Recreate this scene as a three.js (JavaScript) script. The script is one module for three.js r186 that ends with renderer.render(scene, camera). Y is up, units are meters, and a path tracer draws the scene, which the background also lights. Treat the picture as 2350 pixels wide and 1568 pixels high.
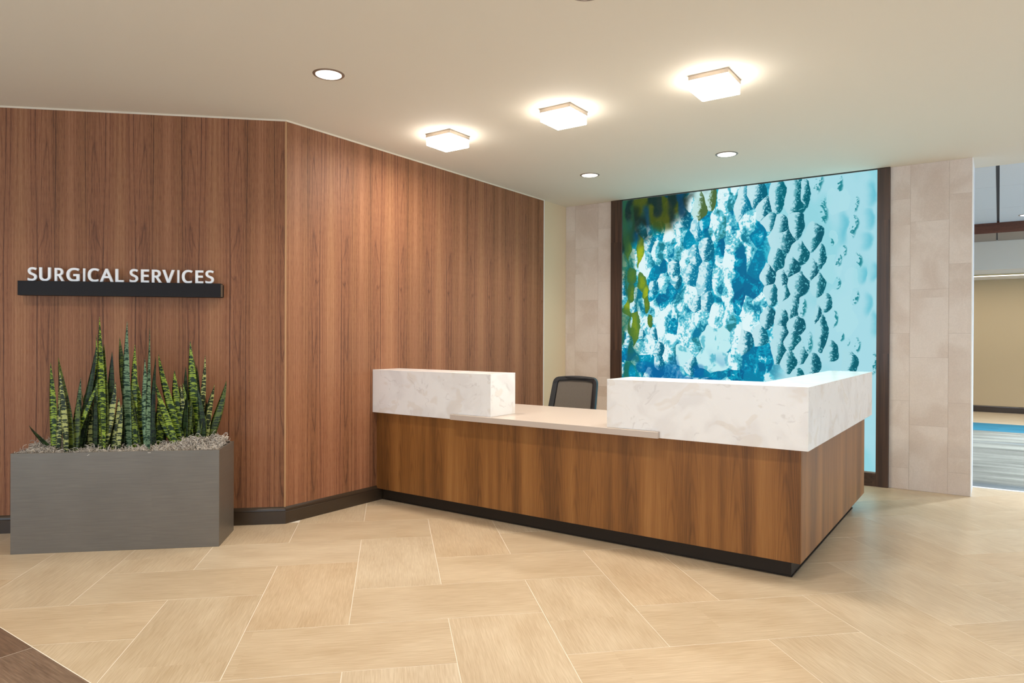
import * as THREE from 'three';
import { RoundedBoxGeometry } from 'three/addons/geometries/RoundedBoxGeometry.js';
import { TextGeometry } from 'three/addons/geometries/TextGeometry.js';
import { FontLoader } from 'three/addons/loaders/FontLoader.js';
import { mergeGeometries } from 'three/addons/utils/BufferGeometryUtils.js';
import { RectAreaLightUniformsLib } from 'three/addons/lights/RectAreaLightUniformsLib.js';

// ------------------------------------------------------------------ camera, light levels, exposure
const scene = new THREE.Scene();
scene.background = new THREE.Color(0.62, 0.80, 1.0);   // pale overcast daylight outside the windows out of view at the right
scene.backgroundIntensity = 3.5;
const camera = new THREE.PerspectiveCamera(52.488, 2350 / 1568, 0.05, 60);
camera.rotation.order = 'YXZ';
camera.position.set(0, 1.32, 0);
camera.rotation.set(-0.0039, 0.6126, 0.0041);
scene.add(camera);
const renderer = new THREE.WebGLRenderer({ antialias: true });
renderer.toneMapping = THREE.LinearToneMapping;
renderer.toneMappingExposure = 1.0;
renderer.shadowMap.enabled = true;
RectAreaLightUniformsLib.init();
const WARM = new THREE.Color(1.0, 0.915, 0.82), COOL = new THREE.Color(0.80, 0.90, 1.0), SQUARE = new THREE.Color(1.0, 0.93, 0.84);
const P_SQUARE = 110, P_DOWN = 7.6, P_HALL = 58.0, P_ART = 0.6;

// ------------------------------------------------------------------ measures (metres)
const C = 2.868, XL = -4.149, ZC = -3.104, ANG = 0.8064, ZT = -7.023, ZR = -7.475, XCOL = -0.187;
const TURN = Math.PI / 2 - ANG;                                  // the slanted wall's turn about y
const HC = 3.05, ZH = -15.55;                                     // hall ceiling and hall far wall

// ------------------------------------------------------------------ helpers
function rng(seed) { let a = seed >>> 0; return () => { a = (a + 0x6D2B79F5) | 0; let t = Math.imul(a ^ (a >>> 15), 1 | a); t = (t + Math.imul(t ^ (t >>> 7), 61 | t)) ^ t; return ((t ^ (t >>> 14)) >>> 0) / 4294967296; }; }
const NT = 256, table = new Float32Array(NT * NT); { const r = rng(77); for (let i = 0; i < table.length; i++) table[i] = r(); }
function noise(x, y) {                                            // smooth value noise 0..1
  const xi = Math.floor(x), yi = Math.floor(y); let fx = x - xi, fy = y - yi; fx = fx * fx * (3 - 2 * fx); fy = fy * fy * (3 - 2 * fy);
  const x0 = xi & 255, x1 = (xi + 1) & 255, y0 = (yi & 255) * NT, y1 = ((yi + 1) & 255) * NT;
  const a = table[y0 + x0], b = table[y0 + x1], c = table[y1 + x0], d = table[y1 + x1];
  return a + (b - a) * fx + (c - a) * fy + (a - b - c + d) * fx * fy;
}
function fbm(x, y, n = 4) { let s = 0, a = 0.5, t = 0; for (let i = 0; i < n; i++) { s += a * noise(x, y); t += a; a *= 0.5; x = x * 2.03 + 17.3; y = y * 2.03 + 5.7; } return s / t; }
const clamp = (v, a = 0, b = 1) => Math.min(b, Math.max(a, v)), mix = (a, b, t) => a + (b - a) * t, mix3 = (a, b, t) => [mix(a[0], b[0], t), mix(a[1], b[1], t), mix(a[2], b[2], t)];
const smooth = (a, b, v) => { const t = clamp((v - a) / (b - a)); return t * t * (3 - 2 * t); };
function tex(w, h, fn, srgb = true) {                             // fn(s, t) with s, t in 0..1 -> [r, g, b] 0..255
  const d = new Uint8Array(w * h * 4);
  for (let j = 0, k = 0; j < h; j++) for (let i = 0; i < w; i++, k += 4) { const c = fn((i + 0.5) / w, (j + 0.5) / h); d[k] = clamp(c[0], 0, 255); d[k + 1] = clamp(c[1], 0, 255); d[k + 2] = clamp(c[2], 0, 255); d[k + 3] = 255; }
  const t = new THREE.DataTexture(d, w, h, THREE.RGBAFormat); t.magFilter = THREE.LinearFilter; t.minFilter = THREE.LinearMipmapLinearFilter; t.generateMipmaps = true;
  t.wrapS = t.wrapT = THREE.RepeatWrapping; if (srgb) t.colorSpace = THREE.SRGBColorSpace; t.needsUpdate = true; return t;
}
const std = (o) => new THREE.MeshStandardMaterial(o), phys = (o) => new THREE.MeshPhysicalMaterial(o);
const taken = new Map();
function numbered(n) { const k = taken.get(n) ?? 0; taken.set(n, k + 1); return k ? n + '_' + String(k).padStart(3, '0') : n; }
function shade(o) { o.castShadow = true; o.receiveShadow = true; return o; }
function part(name, geo, mat, parent, pos, rot) { const m = shade(new THREE.Mesh(geo, mat)); m.name = name; if (pos) m.position.set(...pos); if (rot) m.rotation.set(...rot); parent.add(m); return m; }
function thing(name, label, category, pos = [0, 0, 0], turn = 0, group) { const g = new THREE.Group(); g.name = numbered(name); g.position.set(...pos); g.rotation.y = turn; g.userData = { label, category }; if (group) g.userData.group = group; scene.add(g); return g; }
function solo(name, geo, mat, label, category, pos, turn = 0, group) { const m = shade(new THREE.Mesh(geo, mat)); m.name = numbered(name); m.position.set(...pos); m.rotation.y = turn; m.userData = { label, category }; if (group) m.userData.group = group; scene.add(m); return m; }
function struct(name, label, category, pos = [0, 0, 0], turn = 0) { const g = thing(name, label, category, pos, turn); g.userData.kind = 'structure'; return g; }
// a box from (x0,y0,z0) to (x1,y1,z1) with uv in metres over each face
function slab(x0, x1, y0, y1, z0, z1, r = 0) {
  const w = x1 - x0, h = y1 - y0, d = z1 - z0; const g = r ? new RoundedBoxGeometry(w, h, d, 2, r) : new THREE.BoxGeometry(w, h, d);
  g.translate((x0 + x1) / 2, (y0 + y1) / 2, (z0 + z1) / 2); return metres(g);
}
function metres(g, ox = 0, oy = 0) {                              // uv in metres by the way each face points (upright faces: along the wall, height)
  const p = g.attributes.position, n = g.attributes.normal, u = new Float32Array(p.count * 2);
  for (let i = 0; i < p.count; i++) {
    const ax = Math.abs(n.getX(i)), ay = Math.abs(n.getY(i)), az = Math.abs(n.getZ(i));
    if (ay > ax && ay > az) { u[2 * i] = p.getX(i) + ox; u[2 * i + 1] = p.getZ(i) + oy; } else if (ax > az) { u[2 * i] = p.getZ(i) + ox; u[2 * i + 1] = p.getY(i) + oy; } else { u[2 * i] = p.getX(i) + ox; u[2 * i + 1] = p.getY(i) + oy; }
  }
  g.setAttribute('uv', new THREE.BufferAttribute(u, 2)); return g;
}
function sized(t, w, h) { t.repeat.set(1 / w, 1 / h); return t; }   // one copy of the texture covers w x h metres

// ------------------------------------------------------------------ materials
// bookmatched walnut veneer: four leaves of 0.31 m, every other one mirrored
const VW = 1.24, VH = 2.9;
const veneer = sized(tex(2048, 2048, (s, t) => {
  const x = s * VW, y = t * VH; const leaf = Math.floor(x / 0.31) & 3; let l = x / 0.31 - leaf; if (leaf & 1) l = 1 - l;
  const v = leaf * 0.013;                                        // leaves cut one after the other differ a little
  l += 0.02 * (noise(y * 1.1 + 3, 1.5 + v) - 0.5) + 0.008 * (noise(y * 5, 9.5) - 0.5);
  const wide = 0.155 + 0.05 * noise(y * 1.3 + 8, 4.2 + v * 4) + 0.022 * Math.sin(y * 2.6 + 0.6);
  const F = (l - 0.5) / wide, a = Math.abs(F);
  const knot = 0.10 * Math.exp(-((y - 1.83) ** 2) / 0.02) ;
  let ring;                                                       // arched figure between the two dark lines, straight grain outside
  if (a < 1) { const q = (y - 1.75) * 2.1 + (y > 1.75 ? 1 : -1) * (F - knot * 6) ** 2 * 2.6 + 0.5 * noise(l * 9, y * 3.5); ring = Math.abs((q - Math.floor(q)) - 0.5) * 2; ring = Math.pow(ring, 7) * 0.75 * smooth(1.0, 0.7, a); } else ring = 0;
  const bell = (v) => Math.exp(-v * v);
  const line = bell((a - 1) * 18) * (0.65 + 0.5 * noise(y * 2, l * 5)) + 0.4 * bell((a - 1.5) * 26) + 0.25 * bell((a - 2.15) * 22);
  const band = fbm(l * 7 + v * 20, y * 0.35, 3), streak = noise(l * 55, y * 0.7 + 7) * 0.6 + noise(l * 120 + 3, y * 1.6) * 0.4, pore = noise(x * 900, y * 28), speck = noise(x * 420 + 9, y * 60);
  let k = 0.48 + (band - 0.5) * 0.30 + (streak - 0.5) * 0.30 + (noise(l * 240 + 5, y * 3) - 0.5) * 0.16 + (pore - 0.5) * 0.26 - ring * 0.26 - line * 0.30 - (pore > 0.82 && speck > 0.5 ? 0.14 : 0);
  const pale = smooth(1.5, 2.6, a) * 0.10; k = clamp(k + pale);
  const c = k < 0.42 ? mix3([62, 38, 27], [135, 90, 60], k / 0.42) : mix3([135, 90, 60], [190, 140, 100], (k - 0.42) / 0.58);
  const pink = noise(l * 4 + 2, y * 0.5) * 10; return [c[0] + pink * 0.4, c[1], c[2] + pink * 0.4];
}), VW, VH);
const M = {};
M.veneer = phys({ map: veneer, roughness: 0.55, specularIntensity: 0.5, bumpMap: veneer, bumpScale: 0.0003 });
M.edgeWood = std({ color: 0xb98d5f, roughness: 0.5 });
// walnut laminate of the desk: soft vertical bands
const laminate = sized(tex(1024, 1024, (s, t) => {
  const x = s * 1.6, y = t * 1.0; const l = x + 0.012 * fbm(x * 3, y * 1.6, 2) * (1 + noise(x * 4, 2));
  const band = fbm(l * 9, y * 0.5, 2), b2 = noise(l * 26 + 5, y * 0.6), fine = noise(l * 210, y * 4) * 0.5 + noise(l * 460, y * 14) * 0.5;
  const cell = Math.floor(l * 7.5), cx = noise(cell * 3.7, 1.1), fig = Math.abs(Math.sin(((l * 7.5 - cell - 0.5) ** 2 * 16 + y * (2 + 3 * cx) + cx * 7) * 3.1)) ** 8 * (cx > 0.55 ? 0.5 : 0.12);
  const k = clamp(0.5 + (band - 0.5) * 0.62 + (b2 - 0.5) * 0.32 + (fine - 0.5) * 0.26 - fig * 0.2);
  return k < 0.5 ? mix3([76, 46, 20], [138, 90, 44], k * 2) : mix3([138, 90, 44], [176, 124, 70], (k - 0.5) * 2);
}), 1.6, 1.0);
M.laminate = phys({ map: laminate, roughness: 0.42, specularIntensity: 0.6, bumpMap: laminate, bumpScale: 0.0002 });
const darkWood = sized(tex(512, 1024, (s, t) => { const k = 0.5 + (fbm(s * 14, t * 2, 3) - 0.5) * 0.9 + (noise(s * 120, t * 8) - 0.5) * 0.35; return mix3([42, 28, 20], [96, 68, 50], clamp(k)); }), 0.25, 1.2);
M.darkWood = phys({ map: darkWood, roughness: 0.4 });
M.darkWoodAcross = phys({ map: (() => { const t = darkWood.clone(); t.rotation = Math.PI / 2; t.repeat.set(1 / 1.2, 1 / 0.25); t.needsUpdate = true; return t; })(), roughness: 0.4 });
// white marble-look quartz with faint warm and grey blotches
const marble = sized(tex(1024, 1024, (s, t) => {
  const x = s * 11, y = t * 11; const wx = x + 1.3 * fbm(x * 0.7 + 4, y * 0.7, 3), wy = y + 1.3 * fbm(x * 0.7, y * 0.7 + 9, 3);
  const f = fbm(wx * 0.9, wy * 0.9, 4), v = Math.abs(fbm(wx * 0.8 + 20, wy * 1.1, 5) - 0.5), sp = fbm(wx * 3.1, wy * 4.2, 3);
  let c = mix3([233, 229, 226], [241, 238, 235], smooth(0.3, 0.62, f));
  c = mix3(c, [205, 198, 194], smooth(0.035, 0.0, v) * smooth(0.48, 0.7, sp) * 0.42);
  return mix3(c, [219, 204, 186], smooth(0.62, 0.74, fbm(wx * 1.3 + 40, wy * 1.6, 3)) * 0.25);
}), 1.5, 1.5);
M.marble = phys({ map: marble, roughness: 0.22, specularIntensity: 0.7 });
M.slab = phys({ color: 0xc6b6a9, roughness: 0.34 });
M.kick = phys({ color: 0x2e2318, roughness: 0.5, specularIntensity: 0.5 });
M.base = phys({ color: 0x3c2f23, roughness: 0.24 });
// floor tile: pale beige with short brushed grain along its length
const tileTex = sized(tex(1024, 1024, (s, t) => {
  const x = s * 1.2, y = t * 1.2; const w = y + 0.004 * fbm(x * 5, y * 6, 2);
  const g = noise(x * 16, w * 330) * 0.5 + noise(x * 30 + 7, w * 620 + 3) * 0.3 + noise(x * 9 + 3, w * 150) * 0.2, cl = fbm(x * 4, y * 9, 3);
  const k = clamp(0.5 + (g - 0.5) * 0.95 + (cl - 0.5) * 0.55);
  return mix3([177, 155, 125], [208, 191, 164], k);
}), 1.2, 1.2);
const TILE_TONES = [0xffffff, 0xfbf8f4, 0xfdf8f2, 0xf9f6f2];
M.tiles = TILE_TONES.map((c) => phys({ map: tileTex, color: c, roughness: 0.36, bumpMap: tileTex, bumpScale: 0.0003 }));
M.brownTile = [0xffffff, 0xe9e2dd].map((c) => phys({ color: c, roughness: 0.4, map: sized(tex(512, 512, (s, t) => { const x = s * 1.2, y = t * 1.2, g = noise(x * 12, y * 300) * 0.55 + noise(x * 26, y * 560) * 0.45; return mix3([92, 72, 57], [142, 118, 97], clamp(0.5 + (g - 0.5) * 0.9 + (fbm(x * 3, y * 8) - 0.5) * 0.5)); }), 1.2, 1.2) }));
M.grout = std({ color: 0xe2d8c8, roughness: 0.9 });
// beige limestone-look wall tile
const stone = sized(tex(1024, 1024, (s, t) => {
  const x = s * 5, y = t * 5; const wx = x + fbm(x * 0.9, y * 0.6, 3) * 0.9, wy = y + fbm(x * 0.8 + 7, y * 0.8, 3) * 0.9;
  const f = fbm(wx, wy, 5), v = Math.abs(fbm(wx * 0.7 + 30, wy * 0.45, 4) - 0.5);
  let c = mix3([204, 187, 173], [216, 202, 190], smooth(0.3, 0.7, f)); c = mix3(c, [226, 213, 200], smooth(0.008, 0.0, v) * 0.12); c = mix3(c, [184, 160, 140], smooth(0.035, 0.0, Math.abs(v - 0.03)) * 0.07);
  const g = (noise(x * 60, y * 60) - 0.5) * 8; return [c[0] + g, c[1] + g, c[2] + g];
}), 1.6, 1.6);
M.stone = phys({ map: stone, roughness: 0.5 });
M.stoneGrout = std({ color: 0xb3a292, roughness: 0.9 });
const paint = (hex, r = 0.85) => std({ color: hex, roughness: r });
M.ceiling = paint(0xe4dccd); M.cream = paint(0xdcc8a6); M.white = paint(0xeeeeee, 0.5); M.bead = paint(0xdccfbb, 0.6); M.trimWhite = paint(0xf2f1ee, 0.35); M.tan = paint(0xc4ae8b); M.hallCream = paint(0xf0e7da);
M.coolWhite = paint(0xdfe3ea, 0.7); M.panel = paint(0xe8ecf2, 0.6); M.dark = paint(0x4a4a50, 0.7);
M.brushed = std({ color: 0xb3a79b, metalness: 0.8, roughness: 0.4 });
M.glass = std({ color: 0xffffff, emissive: 0xfff8ee, emissiveIntensity: 20, roughness: 0.4 });
M.lens = std({ color: 0xffffff, emissive: 0xfff6e8, emissiveIntensity: 2.2, roughness: 0.5 });
M.lensCool = std({ color: 0xffffff, emissive: 0xf4f8ff, emissiveIntensity: 2.2, roughness: 0.5 });
M.ring = std({ color: 0x8d7a6b, metalness: 0.3, roughness: 0.45 });
M.blackPlastic = std({ color: 0x1c1c1f, roughness: 0.45 });

// ------------------------------------------------------------------ the setting
{ // floor: pale tiles of 0.457 x 0.914 m laid in herringbone at 45 degrees to the desk, on a bed of light grout
  const floor = struct('floor', 'pale beige floor of long tiles laid in herringbone', 'floor');
  part('grout', slab(-7.4, 4.7, -0.12, -0.0005, ZR - 0.02, 4.1), M.grout, floor);
  const w = 0.457, gap = 0.003, s = Math.SQRT1_2, U = [s, -s], V = [s, s], o = [XL, ZC], u0 = -0.362, v0 = 0.035;
  const world = (u, v) => [o[0] + U[0] * u + V[0] * v, o[1] + U[1] * u + V[1] * v];
  const clip = (poly, nx, nz, d) => { const out = []; for (let i = 0; i < poly.length; i++) { const a = poly[i], b = poly[(i + 1) % poly.length], da = a[0] * nx + a[1] * nz - d, db = b[0] * nx + b[1] * nz - d; if (da >= 0) out.push(a); if ((da >= 0) !== (db >= 0)) { const t = da / (da - db); out.push([a[0] + (b[0] - a[0]) * t, a[1] + (b[1] - a[1]) * t]); } } return out; };
  const r = rng(5), nL = [Math.cos(ANG), Math.sin(ANG)], dL = nL[0] * XL + nL[1] * ZC; const Z0 = -1.237;
  function prism(poly, grain, off) {                               // a flat tile with its top at y = 0, uv in metres with the grain along u
    const n = poly.length, pos = [], nor = [], uv = [], idx = []; const g2 = [-grain[1], grain[0]];
    const put = (p, y, nn) => { pos.push(p[0], y, p[1]); nor.push(...nn); uv.push(p[0] * grain[0] + p[1] * grain[1] + off[0], p[0] * g2[0] + p[1] * g2[1] + off[1]); return pos.length / 3 - 1; };
    let area = 0; for (let i = 0; i < n; i++) { const a = poly[i], b = poly[(i + 1) % n]; area += a[0] * b[1] - b[0] * a[1]; } if (Math.abs(area) < 0.002) return null; if (area > 0) poly = [...poly].reverse();
    const top = poly.map((p) => put(p, 0, [0, 1, 0])); for (let i = 1; i < n - 1; i++) idx.push(top[0], top[i], top[i + 1]);
    for (let i = 0; i < n; i++) { const a = poly[i], b = poly[(i + 1) % n], l = Math.hypot(b[0] - a[0], b[1] - a[1]) || 1, nn = [-(b[1] - a[1]) / l, 0, (b[0] - a[0]) / l]; const q = [put(a, 0, nn), put(b, 0, nn), put(b, -0.006, nn), put(a, -0.006, nn)]; idx.push(q[0], q[3], q[1], q[1], q[3], q[2]); }
    const g = new THREE.BufferGeometry(); g.setAttribute('position', new THREE.Float32BufferAttribute(pos, 3)); g.setAttribute('normal', new THREE.Float32BufferAttribute(nor, 3)); g.setAttribute('uv', new THREE.Float32BufferAttribute(uv, 2)); g.setIndex(idx); return g;
  }
  for (let j = -9; j < 12; j++) for (let i = -9; i < 18; i++) {
    const k = (((i + j) % 4) + 4) % 4; if (k !== 1 && k !== 3) continue; const across = k === 1;
    const ua = u0 + i * w + gap / 2, ub = u0 + (i + (across ? 2 : 1)) * w - gap / 2, va = v0 + j * w + gap / 2, vb = v0 + (j + (across ? 1 : 2)) * w - gap / 2;
    let poly = [[ua, va], [ub, va], [ub, vb], [ua, vb]].map(([u, v]) => world(u, v)); const off = [r() * 3, r() * 3], tone = Math.floor(r() * 4);
    const mu = (ua + ub) / 2, mv = (va + vb) / 2, [mx, mz] = world(mu, mv);
    if (mx > 3.6 || mx < -5.6 || mz < ZR - 0.4) continue;
    if (mx > -3.9 && mx < -1.3 && mz < -4.5 && mz > -6.6) { /* behind the desk: still floor */ }
    poly = clip(poly, 0, -1, -(Z0 - gap)); poly = clip(poly, 0, 1, ZR - 0.015); if (poly.length < 3) continue;
    if (mz > ZC - 0.35 && mx < XL + 0.5) { if (mx * nL[0] + mz * nL[1] - dL < 0.6 && mu < 0) poly = clip(poly, nL[0], nL[1], dL - 0.01); else poly = clip(poly, 1, 0, mz > ZC ? -9 : XL - 0.01); } else poly = clip(poly, 1, 0, XL - 0.03);
    if (poly.length < 3) continue; const g = prism(poly, across ? U : V, off); if (g) part('floor_tile', g, M.tiles[tone], floor);
  }
  for (let row = 0; row < 3; row++) for (let q = -3; q < 6; q++) { // the dark border along the near side
    const xa = -3.351 + q * 0.914 + (row % 2) * 0.457, za = Z0 + row * 0.457; const g = prism([[xa + gap / 2, za + gap / 2], [xa + 0.914 - gap / 2, za + gap / 2], [xa + 0.914 - gap / 2, za + 0.457 - gap / 2], [xa + gap / 2, za + 0.457 - gap / 2]], [1, 0], [r(), r()]);
    part('border_tile', g, M.brownTile[(q + row + 6) % 2], floor).userData.label = 'dark brown border tile';
  }
}
{ // plain ceiling over the lobby, walls out of view
  const ceil = struct('ceiling', 'smooth off-white painted ceiling', 'ceiling'); part('ceiling_slab', slab(-7.4, 4.7, C, C + 0.32, ZR, 4.2), M.ceiling, ceil);
  const wr = struct('wall_rear', 'plain cream wall behind the viewer', 'wall'); for (const [a, b, c, d] of [[-7.4, -5.8, -0.1, C], [3.8, 4.7, -0.1, C], [-5.8, 3.8, -0.1, 0.06], [-5.8, 3.8, 2.66, C]]) part('wall_body', slab(a, b, c, d, 4, 4.2), M.cream, wr);
  const wx = struct('wall_right', 'plain cream wall at the right of the lobby', 'wall'); for (const [a, b] of [[ZH, -14], [-8.2, -6.6], [-0.6, 4]]) part('wall_body', slab(4.5, 4.7, -0.1, HC, a, b), M.cream, wx);
  for (const [a, b] of [[-14, -8.2], [-6.6, -0.6]]) { part('wall_below', slab(4.5, 4.7, -0.1, 0.3, a, b), M.cream, wx); part('wall_above', slab(4.5, 4.7, 2.65, HC, a, b), M.cream, wx); }
  const clear = phys({ color: 0xffffff, transmission: 1, thickness: 0, roughness: 0, ior: 1.5 });
  [[-14, -8.2], [-6.6, -0.6]].forEach(([a, b], k) => {                // tall windows out of view at the right
    const wn = struct('window_' + (k + 1), k ? 'tall window at the right of the lobby' : 'tall window at the right of the hall', 'window', [4.5, 0, 0]);
    part('window_frame', slab(0.04, 0.1, 0.3, 0.36, a, b), M.dark, wn); part('window_frame', slab(0.04, 0.1, 2.59, 2.65, a, b), M.dark, wn);
    const n = 4, d = (b - a) / n; for (let i = 0; i <= n; i++) part('mullion', slab(0.04, 0.1, 0.36, 2.59, Math.max(a, a + i * d - 0.03), Math.min(b, a + i * d + 0.03)), M.dark, wn);
    for (let i = 0; i < n; i++) part('pane', slab(0.065, 0.071, 0.36, 2.59, a + i * d + 0.03, a + (i + 1) * d - 0.03), clear, wn);
  });
  const we = struct('window_3', 'glazed entrance front behind the viewer', 'window', [0, 0, 4]);
  part('window_frame', slab(-5.8, 3.8, 0.06, 0.14, 0.05, 0.12), M.dark, we); part('window_frame', slab(-5.8, 3.8, 2.6, 2.66, 0.05, 0.12), M.dark, we);
  for (let i = 0; i <= 6; i++) part('mullion', slab(Math.max(-5.8, -5.83 + i * 1.6), Math.min(3.8, -5.77 + i * 1.6), 0.14, 2.6, 0.05, 0.12), M.dark, we);
  for (let i = 0; i < 6; i++) part('pane', slab(-5.77 + i * 1.6, -4.23 + i * 1.6, 0.14, 2.6, 0.08, 0.086), phys({ color: 0xffffff, transmission: 1, thickness: 0, roughness: 0, ior: 1.5 }), we);
  const wl = struct('wall_far_left', 'plain cream wall beyond the slanted wood wall', 'wall'); part('wall_body', slab(-7.4, -7.18, -0.1, C, -0.25, 4), M.cream, wl);
}
function baseboard(name, len, pos, turn, label, x0 = 0) { // dark moulded board: flat face, groove, rounded shoulder
  const sh = new THREE.Shape(); sh.moveTo(0, 0); sh.lineTo(0.014, 0); sh.lineTo(0.014, 0.084); sh.lineTo(0.0115, 0.087); sh.lineTo(0.0115, 0.09); sh.lineTo(0.014, 0.093); sh.quadraticCurveTo(0.0135, 0.101, 0.009, 0.108); sh.quadraticCurveTo(0.005, 0.114, 0, 0.119); sh.closePath();
  const g = new THREE.ExtrudeGeometry(sh, { depth: len, bevelEnabled: false, curveSegments: 6 }); g.rotateY(-Math.PI / 2); g.translate(x0 + len, 0, 0);   // runs along x, faces +z
  const b = struct(name, label, 'baseboard', pos, turn); part('board', g, M.base, b); return b;
}
{ // slanted wood wall (local x along the wall to the right, local z into the room)
  const wl = struct('wall_left', 'slanted wall clad in bookmatched walnut veneer', 'wall', [XL, 0, ZC], TURN);
  part('veneer_panel', metres(slab(-4.25, -0.0, 0.0, C - 0.012, -0.02, 0), 0.17, 0.0), M.veneer, wl);
  part('wall_body', slab(-4.25, -0.05, -0.1, C, -0.2, -0.02), M.cream, wl);
  part('ceiling_bead', slab(-4.25, 0, C - 0.012, C, -0.02, 0.002), M.bead, wl);
  part('corner_strip', slab(-0.006, 0.004, 0.1, C - 0.012, -0.02, 0.003), M.edgeWood, wl).userData.label = 'pale wood strip on the corner';
  baseboard('baseboard_left', 4.25, [XL, 0, ZC], TURN, 'dark brown baseboard under the slanted wood wall', -4.2435);
}
{ // wood wall running back beside the desk
  const ws = struct('wall_side', 'walnut veneer wall running back behind the desk', 'wall');
  part('veneer_panel', metres(slab(XL - 0.02, XL, 0, C - 0.012, -6.508, ZC), 0.1, 0), M.veneer, ws);
  part('wall_body', slab(XL - 0.25, XL - 0.02, -0.1, C, ZR, ZC - 0.08), M.cream, ws);
  part('ceiling_bead', slab(XL - 0.02, XL + 0.003, C - 0.012, C, -6.508, ZC), M.bead, ws);
  part('edge_trim', slab(XL - 0.02, XL + 0.001, 0, C, -6.520, -6.508), M.trimWhite, ws);
  const len = (-3.986 - 0.06) - ZC; baseboard('baseboard_side', -len + 0.0065, [XL, 0, ZC], Math.PI / 2, 'dark brown baseboard beside the desk', -0.0065);
}
{ // stone tiled wall at the back with the lit artwork, ending in a plain return at the right
  const wb = struct('wall_back', 'back wall faced with beige limestone tiles', 'wall');
  part('wall_body', slab(XL - 0.02, XCOL, -0.1, C, ZR, ZT - 0.0022), M.coolWhite, wb);
  part('tile_bed', slab(XL - 0.02, XCOL - 0.004, 0, C, ZT - 0.0022, ZT - 0.0014), M.stoneGrout, wb);
  part('corner_trim', slab(XCOL - 0.006, XCOL + 0.003, 0, C, ZT - 0.012, ZT + 0.002), M.trimWhite, wb).userData.label = 'white corner trim';
  const r = rng(11), cols = [[-4.168, -4.04, 0.19], [-4.04, -3.742, 0.575], [-3.742, -3.567, 0.19], [-0.802, -0.645, 0.19], [-0.645, -0.355, 0.575], [-0.355, XCOL - 0.006, 0.19]];
  for (const [xa, xb, y0] of cols) for (let y = y0 - 0.596; y < C; y += 0.596) { const a = Math.max(0.001, y), b = Math.min(C, y + 0.596); if (b - a < 0.02) continue; part('wall_tile', metres(slab(xa + 0.0008, xb - 0.0008, a + 0.0008, b - 0.0008, ZT - 0.008, ZT), r() * 3, r() * 3), M.stone, wb); }
}
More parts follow.
